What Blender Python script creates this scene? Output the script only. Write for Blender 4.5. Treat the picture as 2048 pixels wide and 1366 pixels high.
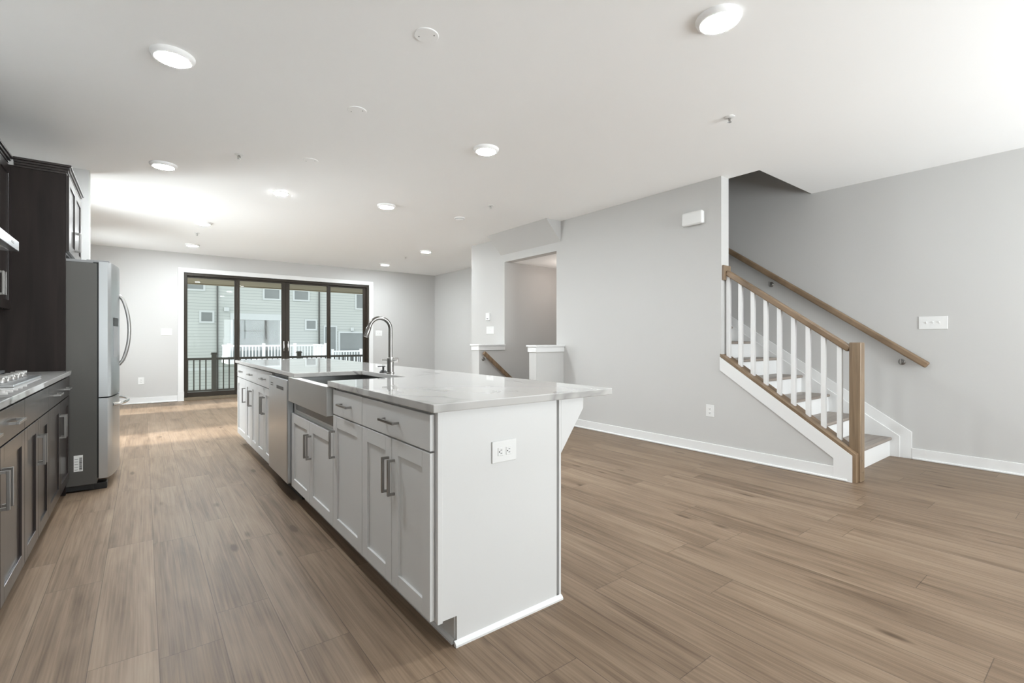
import bpy, bmesh, math, random
from mathutils import Vector, Matrix
random.seed(7)
for o in list(bpy.data.objects): bpy.data.objects.remove(o)
S = bpy.context.scene
COL = S.collection
PI = math.pi
H = 2.748                      # ceiling height
XR = 5.83                      # right wall
XS = 4.49                      # room side of the stair wall
YF = 10.765                    # far wall
XL = -1.06                     # kitchen wall
YB = -3.0                      # wall behind the camera
CT = 0.914                     # worktop height

# ------------------------------------------------------------------ camera
cam = bpy.data.cameras.new('camera'); camo = bpy.data.objects.new('camera', cam); COL.objects.link(camo)
camo.location = (0, 0, 1.145); camo.rotation_euler = (PI/2, 0, -math.radians(37.608))
cam.sensor_width = 36; cam.sensor_fit = 'HORIZONTAL'; cam.lens = 957.5/2048*36
cam.shift_x = 0; cam.shift_y = -(683-678.4)/2048
cam.clip_start = 0.02; cam.clip_end = 200
S.camera = camo

# ------------------------------------------------------------------ light and exposure
S.view_settings.view_transform = 'Standard'; S.view_settings.look = 'None'
S.view_settings.gamma = 1; S.view_settings.use_curve_mapping = False
S.view_settings.exposure = 1.27
S.cycles.use_denoising = True
S.cycles.max_bounces = 16; S.cycles.diffuse_bounces = 8; S.cycles.glossy_bounces = 6
S.cycles.transparent_max_bounces = 16; S.cycles.sample_clamp_indirect = 6
W = bpy.data.worlds.new('overcast sky'); S.world = W; W.use_nodes = True
bg = W.node_tree.nodes['Background']; bg.inputs[0].default_value = (0.92, 0.965, 0.98, 1); bg.inputs[1].default_value = 0.9

def area(name, loc, direction, sx, sy, power, col):
    l = bpy.data.lights.new(name, 'AREA'); l.shape = 'RECTANGLE'; l.size = sx; l.size_y = sy; l.energy = power; l.color = col
    o = bpy.data.objects.new(name, l); COL.objects.link(o); o.location = loc
    o.rotation_euler = Vector(direction).to_track_quat('-Z', 'Y').to_euler(); return o
DAY = (0.92, 0.965, 1.0)
area('daylight front window right', (4.1, YB-0.25, 1.35), (0, 1, 1.1), 2.6, 2.1, 142, DAY)
area('daylight front window left', (0.75, YB-0.25, 1.35), (0, 1, 1.1), 2.4, 2.1, 14, DAY)
area('daylight side window near', (XL-0.25, 6.95, 1.45), (1, 0, .1), 0.9, 1.85, 46, DAY)
area('daylight side window far', (XL-0.25, 9.7, 1.45), (1, 0, .1), 0.9, 1.85, 14, DAY)
sl = bpy.data.lights.new('hazy sun', 'SUN'); sl.energy = 3.6; sl.angle = math.radians(7); sl.color = (1, 0.985, 0.965)
so = bpy.data.objects.new('hazy sun', sl); COL.objects.link(so)
so.rotation_euler = Vector((math.cos(math.radians(37)), -0.012, -math.sin(math.radians(37)))).to_track_quat('-Z', 'Y').to_euler()
so.location = (-8, 8, 8)
pl = bpy.data.lights.new('stairwell lamp', 'POINT'); pl.energy = 2.6; pl.color = (1, 0.86, 0.78); pl.shadow_soft_size = 0.08
po = bpy.data.objects.new('stairwell lamp', pl); COL.objects.link(po); po.location = (5.35, 5.3, 2.1)

# ------------------------------------------------------------------ materials
def newmat(name):
    m = bpy.data.materials.new(name); m.use_nodes = True
    return m, m.node_tree.nodes, m.node_tree.links, m.node_tree.nodes['Principled BSDF']
def plain(name, col, rough=0.5, metal=0.0, bump=0.0, bscale=200.0, var=0.03, vscale=3.0, coat=0.0, spec=0.5):
    m, N, L, B = newmat(name)
    B.inputs['Roughness'].default_value = rough; B.inputs['Metallic'].default_value = metal
    B.inputs['Coat Weight'].default_value = coat; B.inputs['Coat Roughness'].default_value = 0.1
    B.inputs['Specular IOR Level'].default_value = spec
    tc = N.new('ShaderNodeTexCoord'); n = N.new('ShaderNodeTexNoise'); n.inputs['Scale'].default_value = vscale; n.inputs['Detail'].default_value = 4
    L.new(tc.outputs['Object'], n.inputs['Vector'])
    r = N.new('ShaderNodeMix'); r.data_type = 'RGBA'
    r.inputs[6].default_value = tuple(c*(1-var) for c in col)+(1,); r.inputs[7].default_value = tuple(min(1, c*(1+var)) for c in col)+(1,)
    L.new(n.outputs['Fac'], r.inputs[0]); L.new(r.outputs[2], B.inputs['Base Color'])
    if bump:
        n2 = N.new('ShaderNodeTexNoise'); n2.inputs['Scale'].default_value = bscale; n2.inputs['Detail'].default_value = 3
        L.new(tc.outputs['Object'], n2.inputs['Vector'])
        b = N.new('ShaderNodeBump'); b.inputs['Strength'].default_value = bump; b.inputs['Distance'].default_value = 0.002
        L.new(n2.outputs['Fac'], b.inputs['Height']); L.new(b.outputs['Normal'], B.inputs['Normal'])
    return m
def steel(name, col, rough=0.28, stretch=(4, 4, 160)):
    m, N, L, B = newmat(name)
    B.inputs['Metallic'].default_value = 1.0; B.inputs['Base Color'].default_value = col+(1,)
    tc = N.new('ShaderNodeTexCoord'); mp = N.new('ShaderNodeMapping'); mp.inputs['Scale'].default_value = stretch
    n = N.new('ShaderNodeTexNoise'); n.inputs['Scale'].default_value = 3; n.inputs['Detail'].default_value = 5
    L.new(tc.outputs['Object'], mp.inputs[0]); L.new(mp.outputs[0], n.inputs['Vector'])
    mr = N.new('ShaderNodeMapRange'); mr.inputs[3].default_value = rough*0.92; mr.inputs[4].default_value = rough*1.08
    L.new(n.outputs['Fac'], mr.inputs[0]); L.new(mr.outputs[0], B.inputs['Roughness'])
    return m
def wood(name, dark, light, stretch, rough=0.4, coat=0.0, scale=1.0, spec=None):
    m, N, L, B = newmat(name)
    B.inputs['Roughness'].default_value = rough; B.inputs['Coat Weight'].default_value = coat; B.inputs['Coat Roughness'].default_value = 0.15
    tc = N.new('ShaderNodeTexCoord'); mp = N.new('ShaderNodeMapping'); mp.inputs['Scale'].default_value = stretch
    n = N.new('ShaderNodeTexNoise'); n.inputs['Scale'].default_value = scale; n.inputs['Detail'].default_value = 8; n.inputs['Distortion'].default_value = 0.6
    L.new(tc.outputs['Object'], mp.inputs[0]); L.new(mp.outputs[0], n.inputs['Vector'])
    cr = N.new('ShaderNodeValToRGB'); cr.color_ramp.elements[0].position = 0.3; cr.color_ramp.elements[1].position = 0.72
    cr.color_ramp.elements[0].color = dark+(1,); cr.color_ramp.elements[1].color = light+(1,)
    L.new(n.outputs['Fac'], cr.inputs[0]); L.new(cr.outputs[0], B.inputs['Base Color'])
    if spec is not None: B.inputs['Specular IOR Level'].default_value = spec
    b = N.new('ShaderNodeBump'); b.inputs['Strength'].default_value = 0.08; b.inputs['Distance'].default_value = 0.001
    L.new(n.outputs['Fac'], b.inputs['Height']); L.new(b.outputs['Normal'], B.inputs['Normal'])
    return m
def emit(name, col, s):
    m, N, L, B = newmat(name)
    B.inputs['Base Color'].default_value = col+(1,); B.inputs['Emission Color'].default_value = col+(1,); B.inputs['Emission Strength'].default_value = s
    return m
def glass(name, tint=(0.97, 0.985, 0.98)):
    m, N, L, B = newmat(name); N.remove(B); out = N['Material Output']
    t = N.new('ShaderNodeBsdfTransparent'); t.inputs[0].default_value = tint+(1,)
    g = N.new('ShaderNodeBsdfGlossy'); g.inputs['Roughness'].default_value = 0.0
    f = N.new('ShaderNodeFresnel'); f.inputs[0].default_value = 1.2
    mx = N.new('ShaderNodeMixShader'); L.new(f.outputs[0], mx.inputs[0]); L.new(t.outputs[0], mx.inputs[1]); L.new(g.outputs[0], mx.inputs[2]); L.new(mx.outputs[0], out.inputs[0])
    return m
def floor_material(name, w=0.198, x0=0.045, ln=1.22, tint=1.0):
    m, N, L, B = newmat(name)
    def math_(op, a, b=None, c=None):
        n = N.new('ShaderNodeMath'); n.operation = op
        for i, v in enumerate((a, b, c)):
            if v is None: continue
            if isinstance(v, (int, float)): n.inputs[i].default_value = v
            else: L.new(v, n.inputs[i])
        return n.outputs[0]
    tc = N.new('ShaderNodeTexCoord'); sp = N.new('ShaderNodeSeparateXYZ'); L.new(tc.outputs['Object'], sp.inputs[0])
    X, Y = sp.outputs[0], sp.outputs[1]
    xr = math_('DIVIDE', math_('SUBTRACT', X, x0), w); ix = math_('FLOOR', xr); fx = math_('FRACT', xr)
    wn = N.new('ShaderNodeTexWhiteNoise'); wn.noise_dimensions = '1D'; L.new(ix, wn.inputs['W'])
    yr = math_('ADD', math_('DIVIDE', Y, ln), math_('MULTIPLY', wn.outputs['Value'], 7.31)); iy = math_('FLOOR', yr); fy = math_('FRACT', yr)
    cb = N.new('ShaderNodeCombineXYZ'); L.new(ix, cb.inputs[0]); L.new(iy, cb.inputs[1])
    wp = N.new('ShaderNodeTexWhiteNoise'); wp.noise_dimensions = '2D'; L.new(cb.outputs[0], wp.inputs['Vector'])
    pid = wp.outputs['Value']
    # grain stretched along the plank, shifted per plank
    def grain(sx, sy, scale, detail, dist, k):
        c = N.new('ShaderNodeCombineXYZ')
        L.new(math_('MULTIPLY', X, sx), c.inputs[0]); L.new(math_('MULTIPLY', Y, sy), c.inputs[1]); L.new(math_('MULTIPLY', pid, k), c.inputs[2])
        n = N.new('ShaderNodeTexNoise'); n.inputs['Scale'].default_value = scale; n.inputs['Detail'].default_value = detail; n.inputs['Distortion'].default_value = dist
        L.new(c.outputs[0], n.inputs['Vector']); return n.outputs['Fac']
    g1 = grain(9, 1.1, 1.0, 5, 1.2, 40.0)
    g2 = grain(60, 1.3, 1.0, 8, 1.0, 90.0)
    g3 = grain(3.2, 1.3, 1.0, 3, 0.4, 17.0)
    g4 = grain(150, 2.6, 1.0, 4, 0.3, 61.0)
    v = N.new('ShaderNodeTexVoronoi'); v.inputs['Scale'].default_value = 1.0; v.inputs['Randomness'].default_value = 1.0
    c2 = N.new('ShaderNodeCombineXYZ'); L.new(math_('MULTIPLY', X, 6.0), c2.inputs[0]); L.new(math_('MULTIPLY', Y, 1.7), c2.inputs[1]); L.new(math_('MULTIPLY', pid, 21), c2.inputs[2])
    L.new(c2.outputs[0], v.inputs['Vector'])
    kn = N.new('ShaderNodeMapRange'); kn.inputs[1].default_value = 0.03; kn.inputs[2].default_value = 0.13; kn.inputs[3].default_value = 1; kn.inputs[4].default_value = 0
    L.new(v.outputs['Distance'], kn.inputs[0])
    t = math_('ADD', math_('MULTIPLY', g1, 0.46), math_('MULTIPLY', g2, 0.46))
    t = math_('ADD', t, math_('MULTIPLY_ADD', g3, 0.10, 0.06))
    t = math_('ADD', t, math_('MULTIPLY', math_('SUBTRACT', g4, 0.5), 0.30))
    t = math_('ADD', t, math_('MULTIPLY', math_('SUBTRACT', pid, 0.5), 0.10))
    t = math_('SUBTRACT', t, math_('MULTIPLY', kn.outputs[0], 0.32))
    cr = N.new('ShaderNodeValToRGB'); e = cr.color_ramp.elements
    e[0].position = 0.34; e[0].color = (0.135*tint, 0.085*tint, 0.049*tint, 1)
    e[1].position = 0.86; e[1].color = (0.460*tint, 0.345*tint, 0.240*tint, 1)
    k = e.new(0.58); k.color = (0.304*tint, 0.211*tint, 0.140*tint, 1)
    L.new(t, cr.inputs[0])
    B.inputs['Specular IOR Level'].default_value = 0.32
    # seams
    sx_ = math_('MINIMUM', fx, math_('SUBTRACT', 1.0, fx)); sy_ = math_('MINIMUM', fy, math_('SUBTRACT', 1.0, fy))
    s = math_('MINIMUM', math_('MULTIPLY', sx_, w), math_('MULTIPLY', sy_, ln))
    sm = N.new('ShaderNodeMapRange'); sm.inputs[1].default_value = 0.0006; sm.inputs[2].default_value = 0.0020; sm.inputs[3].default_value = 0.5; sm.inputs[4].default_value = 1
    L.new(s, sm.inputs[0])
    mx = N.new('ShaderNodeMix'); mx.data_type = 'RGBA'; mx.blend_type = 'MULTIPLY'; mx.inputs[0].default_value = 1
    L.new(cr.outputs[0], mx.inputs[6]); L.new(sm.outputs[0], mx.inputs[7]); L.new(mx.outputs[2], B.inputs['Base Color'])
    rr = N.new('ShaderNodeMapRange'); rr.inputs[3].default_value = 0.40; rr.inputs[4].default_value = 0.54; L.new(g2, rr.inputs[0]); L.new(rr.outputs[0], B.inputs['Roughness'])
    hb = math_('ADD', math_('MULTIPLY', g2, 0.35), sm.outputs[0])
    b = N.new('ShaderNodeBump'); b.inputs['Strength'].default_value = 0.22; b.inputs['Distance'].default_value = 0.0012
    L.new(hb, b.inputs['Height']); L.new(b.outputs['Normal'], B.inputs['Normal'])
    return m
def quartz(name):
    m, N, L, B = newmat(name)
    tc = N.new('ShaderNodeTexCoord')
    def vein(scale, wdt, off, dist):
        mp = N.new('ShaderNodeMapping'); mp.inputs['Location'].default_value = off; mp.inputs['Rotation'].default_value = (0, 0, 0.6); mp.inputs['Scale'].default_value = (1, 0.6, 1)
        L.new(tc.outputs['Object'], mp.inputs[0])
        n = N.new('ShaderNodeTexNoise'); n.inputs['Scale'].default_value = scale; n.inputs['Detail'].default_value = 4; n.inputs['Roughness'].default_value = 0.45; n.inputs['Distortion'].default_value = dist
        L.new(mp.outputs[0], n.inputs['Vector'])
        s = N.new('ShaderNodeMath'); s.operation = 'SUBTRACT'; s.inputs[1].default_value = 0.5; L.new(n.outputs['Fac'], s.inputs[0])
        a = N.new('ShaderNodeMath'); a.operation = 'ABSOLUTE'; L.new(s.outputs[0], a.inputs[0])
        r = N.new('ShaderNodeMapRange'); r.inputs[1].default_value = 0; r.inputs[2].default_value = wdt; r.inputs[3].default_value = 1; r.inputs[4].default_value = 0; L.new(a.outputs[0], r.inputs[0])
        k = N.new('ShaderNodeTexNoise'); k.inputs['Scale'].default_value = scale*1.3; L.new(mp.outputs[0], k.inputs['Vector'])
        kr = N.new('ShaderNodeMapRange'); kr.inputs[1].default_value = 0.43; kr.inputs[2].default_value = 0.58; L.new(k.outputs['Fac'], kr.inputs[0])
        q = N.new('ShaderNodeMath'); q.operation = 'MULTIPLY'; L.new(r.outputs[0], q.inputs[0]); L.new(kr.outputs[0], q.inputs[1])
        return q.outputs[0]
    v1 = vein(0.9, 0.012, (3.1, 1.7, 0), 0.5); v2 = vein(1.6, 0.007, (8.2, 4.1, 0), 0.8)
    ad = N.new('ShaderNodeMath'); ad.operation = 'MAXIMUM'; L.new(v1, ad.inputs[0]); L.new(v2, ad.inputs[1])
    mx = N.new('ShaderNodeMix'); mx.data_type = 'RGBA'; mx.inputs[6].default_value = (0.49, 0.478, 0.462, 1); mx.inputs[7].default_value = (0.235, 0.23, 0.223, 1)
    L.new(ad.outputs[0], mx.inputs[0]); L.new(mx.outputs[2], B.inputs['Base Color'])
    B.inputs['Roughness'].default_value = 0.025; B.inputs['IOR'].default_value = 1.55
    return m
def siding(name, pitch=0.172):
    m, N, L, B = newmat(name)
    tc = N.new('ShaderNodeTexCoord'); sp = N.new('ShaderNodeSeparateXYZ'); L.new(tc.outputs['Object'], sp.inputs[0])
    d = N.new('ShaderNodeMath'); d.operation = 'DIVIDE'; d.inputs[1].default_value = pitch; L.new(sp.outputs[2], d.inputs[0])
    f = N.new('ShaderNodeMath'); f.operation = 'FRACT'; L.new(d.outputs[0], f.inputs[0])
    r = N.new('ShaderNodeMapRange'); r.inputs[1].default_value = 0.03; r.inputs[2].default_value = 0.14; r.inputs[3].default_value = 0.55; r.inputs[4].default_value = 1; L.new(f.outputs[0], r.inputs[0])
    mx = N.new('ShaderNodeMix'); mx.data_type = 'RGBA'; mx.blend_type = 'MULTIPLY'; mx.inputs[0].default_value = 1; mx.inputs[6].default_value = (0.37, 0.392, 0.38, 1)
    L.new(r.outputs[0], mx.inputs[7]); L.new(mx.outputs[2], B.inputs['Base Color']); B.inputs['Roughness'].default_value = 0.7
    return m

M = {
 'wall': plain('greige wall paint', (0.535, 0.529, 0.517), 0.75, bump=0.08, bscale=320, var=0.008, spec=0.25),
 'ceil': plain('ceiling paint', (0.925, 0.925, 0.92), 0.85, bump=0.05, bscale=300, var=0.006, spec=0.2),
 'trim': plain('white trim paint', (0.73, 0.73, 0.725), 0.38, var=0.006),
 'white': plain('white plastic', (0.74, 0.74, 0.73), 0.3, var=0.004),
 'cab': plain('white cabinet paint', (0.63, 0.627, 0.619), 0.38, var=0.008),
 'dark': wood('espresso stained maple', (0.012, 0.0085, 0.0075), (0.030, 0.022, 0.0195), (14, 14, 1.2), 0.30, 0.3),
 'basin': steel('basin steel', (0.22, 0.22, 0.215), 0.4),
 'floor': floor_material('oak plank floor', tint=0.66),
 'tread': wood('grey brown tread', (0.19, 0.155, 0.13), (0.34, 0.295, 0.255), (1.5, 30, 30), 0.4),
 'rail': wood('stained oak rail', (0.13, 0.085, 0.048), (0.27, 0.185, 0.115), (30, 3, 3), 0.4),
 'railx': wood('stained oak rail upright', (0.15, 0.10, 0.06), (0.27, 0.195, 0.125), (40, 40, 2), 0.4),
 'quartz': quartz('white veined quartz'),
 'steel': steel('brushed stainless', (0.55, 0.565, 0.575), 0.30),
 'steelh': steel('stainless apron', (0.58, 0.575, 0.56), 0.45, (120, 4, 4)),
 'nickel': steel('brushed nickel', (0.36, 0.35, 0.335), 0.32, (60, 60, 60)),
 'faucet': steel('faucet nickel', (0.22, 0.212, 0.20), 0.24, (60, 60, 60)),
 'chrome': steel('polished metal', (0.75, 0.75, 0.74), 0.08, (10, 10, 10)),
 'fridge': plain('fridge side grey', (0.085, 0.081, 0.074), 0.42, bump=0.15, bscale=500, var=0.02),
 'black': plain('black plastic', (0.012, 0.012, 0.012), 0.4, var=0.02),
 'iron': plain('cast iron', (0.02, 0.02, 0.021), 0.5, bump=0.2, bscale=300),
 'greyplastic': plain('grey plastic', (0.25, 0.25, 0.25), 0.4),
 'bronze': plain('bronze frame', (0.024, 0.017, 0.010), 0.45, var=0.06, spec=0.3),
 'brass': plain('bronze sill', (0.15, 0.115, 0.072), 0.42, var=0.06),
 'glass': glass('window glass'),
 'pane': plain('neighbour pane', (0.16, 0.175, 0.175), 0.06, var=0.25, vscale=0.8),
 'siding': siding('lap siding'),
 'vinyl': plain('white vinyl', (0.64, 0.66, 0.70), 0.45, var=0.01),
 'housetrim': plain('house trim', (0.42, 0.445, 0.45), 0.5, var=0.01),
 'darkpanel': wood('espresso side panel', (0.010, 0.0068, 0.0058), (0.022, 0.0155, 0.0135), (14, 14, 1.2), 0.55, spec=0.22),
 'deck': plain('deck boards', (0.68, 0.68, 0.66), 0.7, var=0.05),
 'railing': plain('dark deck railing', (0.032, 0.029, 0.022), 0.5, var=0.05),
 'soffit': wood('soffit boards', (0.12, 0.092, 0.055), (0.23, 0.185, 0.12), (0.3, 7, 7), 0.6),
 'downspout': plain('dark downspout', (0.06, 0.062, 0.058), 0.5),
 'ground': plain('ground', (0.30, 0.32, 0.27), 0.9, var=0.15, vscale=0.6),
 'lens': emit('lamp lens', (0.91, 0.97, 1.0), 215.0),
 'hoodlens': emit('hood lamp', (1.0, 0.95, 0.7), 6.0),
 'paper': plain('paper label', (0.8, 0.8, 0.78), 0.6),
 'vent': plain('brown register', (0.14, 0.10, 0.07), 0.5),
}

# ------------------------------------------------------------------ mesh helpers
class MB:
    def __init__(s): s.bm = bmesh.new(); s.round = False
    def box(s, x0, x1, y0, y1, z0, z1, b=0.0, seg=2):
        x0, x1 = min(x0, x1), max(x0, x1); y0, y1 = min(y0, y1), max(y0, y1); z0, z1 = min(z0, z1), max(z0, z1)
        vs = [s.bm.verts.new(p) for p in ((x0,y0,z0),(x1,y0,z0),(x1,y1,z0),(x0,y1,z0),(x0,y0,z1),(x1,y0,z1),(x1,y1,z1),(x0,y1,z1))]
        fs = [s.bm.faces.new([vs[i] for i in f]) for f in ((3,2,1,0),(4,5,6,7),(0,1,5,4),(1,2,6,5),(2,3,7,6),(3,0,4,7))]
        b = min(b, 0.45*min(x1-x0, y1-y0, z1-z0))
        if b > 0:
            es = {e for f in fs for e in f.edges}
            bmesh.ops.bevel(s.bm, geom=list(es), offset=b, segments=seg, affect='EDGES', profile=0.5)
        return s
    def prism(s, pts, vec, b=0.0):
        vec = Vector(vec); P = [Vector(p) for p in pts]
        a = [s.bm.verts.new(p) for p in P]; c = [s.bm.verts.new(p+vec) for p in P]; n = len(P)
        fs = [s.bm.faces.new(a), s.bm.faces.new(list(reversed(c)))]
        for i in range(n): fs.append(s.bm.faces.new((a[i], c[i], c[(i+1) % n], a[(i+1) % n])))
        bmesh.ops.recalc_face_normals(s.bm, faces=fs)
        if b > 0:
            bmesh.ops.bevel(s.bm, geom=list({e for f in fs for e in f.edges}), offset=b, segments=2, affect='EDGES', profile=0.5)
        return s
    def tube(s, pts, r, seg=12, caps=True, up=None):
        s.round = True
        P = [Vector(p) for p in pts]; rs = r if isinstance(r, (list, tuple)) else [r]*len(P)
        rings = []; prev = None
        for i, p in enumerate(P):
            if i == 0: t = P[1]-P[0]
            elif i == len(P)-1: t = P[-1]-P[-2]
            else: t = (P[i+1]-P[i]).normalized()+(P[i]-P[i-1]).normalized()
            t.normalize()
            if prev is None:
                ref = Vector((0, 0, 1)) if abs(t.z) < 0.9 else Vector((1, 0, 0)); n = t.cross(ref).normalized()
            else:
                n = prev - t*prev.dot(t)
                n.normalize()
            prev = n; bb = t.cross(n)
            rings.append([s.bm.verts.new(p+(n*math.cos(2*PI*k/seg)+bb*math.sin(2*PI*k/seg))*rs[i]) for k in range(seg)])
        fs = []
        for a, c in zip(rings, rings[1:]):
            for k in range(seg): fs.append(s.bm.faces.new((a[k], a[(k+1) % seg], c[(k+1) % seg], c[k])))
        if caps: fs.append(s.bm.faces.new(list(reversed(rings[0])))); fs.append(s.bm.faces.new(rings[-1]))
        bmesh.ops.recalc_face_normals(s.bm, faces=fs)
        return s
    def bar(s, p0, p1, w, h, b=0.0):
        # rectangular bar from p0 to p1 (w across, h in the plane that holds the vertical)
        p0, p1 = Vector(p0), Vector(p1); t = (p1-p0).normalized()
        side = t.cross(Vector((0, 0, 1))).normalized(); up = side.cross(t)
        q = [p0+side*w/2*a+up*h/2*c for a, c in ((-1,-1),(1,-1),(1,1),(-1,1))]
        return s.prism(q, p1-p0, b)
    def lathe(s, prof, c, seg=32, axis='z'):
        s.round = True
        rings = []
        for r, h in prof:
            ring = []
            for k in range(seg):
                a = 2*PI*k/seg; x, y = r*math.cos(a), r*math.sin(a)
                v = {'z': (x, y, h), 'x': (h, x, y), 'y': (x, h, y)}[axis]
                ring.append(s.bm.verts.new((c[0]+v[0], c[1]+v[1], c[2]+v[2])))
            rings.append(ring)
        fs = []
        for a, b in zip(rings, rings[1:]):
            for k in range(seg): fs.append(s.bm.faces.new((a[k], a[(k+1) % seg], b[(k+1) % seg], b[k])))
        fs.append(s.bm.faces.new(list(reversed(rings[0])))); fs.append(s.bm.faces.new(rings[-1]))
        bmesh.ops.recalc_face_normals(s.bm, faces=fs)
        return s
    def plate(s, axis, A, Bs, holes, c0, c1):
        # slab normal to `axis`, split at A x Bs; `holes` are (a0,a1,b0,b1) left open
        A = sorted(set(A)); Bs = sorted(set(Bs))
        def P(a, b, c): return {0: (c, a, b), 1: (a, c, b), 2: (a, b, c)}[axis]
        solid = {}
        for i in range(len(A)-1):
            for j in range(len(Bs)-1):
                ma, mb = (A[i]+A[i+1])/2, (Bs[j]+Bs[j+1])/2
                solid[i, j] = not any(h[0] < ma < h[1] and h[2] < mb < h[3] for h in holes)
        V = {}
        def v(i, j, c):
            if (i, j, c) not in V: V[i, j, c] = s.bm.verts.new(P(A[i], Bs[j], (c0, c1)[c]))
            return V[i, j, c]
        fs = []
        for (i, j), ok in solid.items():
            if not ok: continue
            fs.append(s.bm.faces.new((v(i,j,0), v(i+1,j,0), v(i+1,j+1,0), v(i,j+1,0))))
            fs.append(s.bm.faces.new((v(i,j,1), v(i,j+1,1), v(i+1,j+1,1), v(i+1,j,1))))
            for di, dj, e in ((-1,0,((i,j),(i,j+1))),(1,0,((i+1,j),(i+1,j+1))),(0,-1,((i,j),(i+1,j))),(0,1,((i,j+1),(i+1,j+1)))):
                if not solid.get((i+di, j+dj), False):
                    (a, b), (c, d) = e; fs.append(s.bm.faces.new((v(a,b,0), v(c,d,0), v(c,d,1), v(a,b,1))))
        bmesh.ops.recalc_face_normals(s.bm, faces=fs)
        return s
ORG = {}
def link(name, mb, mat, parent=None, org=None):
    me = bpy.data.meshes.new(name)
    if org is None: org = ORG.get(parent.name, Vector((0, 0, 0))) if parent else Vector((0, 0, 0))
    bmesh.ops.translate(mb.bm, verts=mb.bm.verts, vec=-org)
    rnd = mb.round; mb.bm.to_mesh(me); mb.bm.free()
    me.materials.append(M[mat])
    if rnd:
        for p in me.polygons: p.use_smooth = True
        me.set_sharp_from_angle(angle=math.radians(32))
    o = bpy.data.objects.new(name, me); COL.objects.link(o)
    if parent: o.parent = parent
    else: o.location = org
    ORG[o.name] = org
    return o
def tag(o, label, cat=None, group=None, kind=None):
    if label: o['label'] = label
    if cat: o['category'] = cat
    if group: o['group'] = group
    if kind: o['kind'] = kind
    return o
def struct(name, mb, mat, label, cat='wall'): return tag(link(name, mb, mat), label, cat, kind='structure')
def thing(name, label, cat, loc, group=None, kind=None):
    o = bpy.data.objects.new(name, None); o.empty_display_size = 0.1; COL.objects.link(o); o.location = loc
    ORG[o.name] = Vector(loc); return tag(o, label, cat, group, kind)
def part(name, mb, mat, parent, label=None):
    o = link(name, mb, mat, parent)
    if label: o['label'] = label
    return o
def one(name, mb, mat, label, cat, loc, group=None): return tag(link(name, mb, mat, None, Vector(loc)), label, cat, group)
def copy_tree(o, parent=None):
    kids = [c for c in bpy.data.objects if c.parent == o]
    c = o.copy(); COL.objects.link(c)
    if parent: c.parent = parent
    for k in kids: copy_tree(k, c)
    return c

# ------------------------------------------------------------------ room shell
struct('floor', MB().plate(2, [XL-.14, 4.05, XR+.14], [YB-.14, 4.83, 6.02, YF+.13], [(4.05, XR+.14, 4.83, 6.02)], -0.25, 0.0), 'floor', 'brown oak plank floor running the length of the room', 'floor')
struct('ceiling', MB().plate(2, [XL-.14, 4.63, XR+.14], [YB-.14, 2.165, 4.83, YF+.13], [(4.63, XR+.14, 2.165, 4.83)], H, H+.28), 'ceil', 'white ceiling with recessed lights and an opening over the stairs', 'ceiling')
struct('wall_left', MB().plate(0, [YB-.14, 6.5, 7.4, 9.25, 10.15, YF+.13], [-.2, .52, 2.37, H], [(6.5, 7.4, .52, 2.37), (9.25, 10.15, .52, 2.37)], XL-.14, XL), 'wall', 'wall behind the dark kitchen cabinets')
struct('wall_right', MB().plate(0, [YB-.14, YF+.13], [-2.8, 5.2], [], XR, XR+.14), 'wall', 'long grey wall right of the staircase')
struct('wall_back', MB().plate(1, [XL-.14, -.45, 1.95, 2.8, 5.4, XR+.14], [-.2, .3, 2.4, H], [(-.45, 1.95, .3, 2.4), (2.8, 5.4, .3, 2.4)], YB-.14, YB), 'wall', 'front wall with two wide windows behind the viewer')
struct('wall_far', MB().plate(1, [XL-.14, .597, 4.128, XR+.14], [-.2, 0, 2.388, H], [(.597, 4.128, 0, 2.388)], YF, YF+.13), 'wall', 'far wall around the sliding glass door')
sw = MB().prism([(XS, y, z) for y, z in ((1.368,0),(4.829,0),(4.829,2.355),(6.02,2.355),(6.02,0),(6.974,0),(6.974,H),(2.467,H),(2.467,.97),(1.368,.212))], (.14, 0, 0))
struct('wall_stair', sw, 'wall', 'grey wall beside the staircase with a stepped lower end')
struct('wall_alcove', MB().box(XL, -.405, 6.05, 6.17, 0, H), 'wall', 'short stub wall beyond the refrigerator')
struct('wall_stairwell_near', MB().box(4.63, XR, 4.69, 4.83, -2.8, H), 'wall', 'stairwell side wall nearest the main staircase')
struct('wall_stairwell_far', MB().box(4.63, XR, 6.02, 6.974, -2.8, H), 'wall', 'stairwell side wall that carries the descending handrail')
struct('wall_stairwell_low', MB().box(4.03, 4.63, 6.02, 6.16, -2.8, -.25).box(4.03, 4.63, 4.69, 4.83, -2.8, -.25).box(3.9, 4.05, 4.69, 6.16, -2.8, -.25), 'wall', 'lower stairwell walls below the floor')
st = MB()
for k in range(7): st.box(4.05+.25*k, 4.30+.25*k, 4.83, 6.02, -2.8, -.19*(k+1))
struct('floor_stairwell', st, 'tread', 'steps descending in the stairwell between the knee walls', 'floor')
struct('ceiling_stairwell', MB().box(4.63, XR, 4.83, 6.02, 2.355, 2.5), 'ceil', 'low ceiling over the stairwell opening', 'ceiling')
struct('wall_shaft', MB().box(4.49, 4.63, 2.03, 4.97, H+.28, 5.2).box(4.63, XR, 2.03, 2.165, H+.28, 5.2).box(4.63, XR, 4.83, 4.97, H+.28, 5.2).box(4.49, XR+.14, 2.03, 4.97, 5.2, 5.3), 'wall', 'upper walls of the staircase shaft')
struct('ceiling_soffit', MB().prism([(4.226, 4.745, H), (4.49, 4.745, H), (4.49, 4.745, 2.47)], (0, 1.37, 0)), 'wall', 'sloped soffit wedge between ceiling and stairwell opening', 'ceiling')
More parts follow.
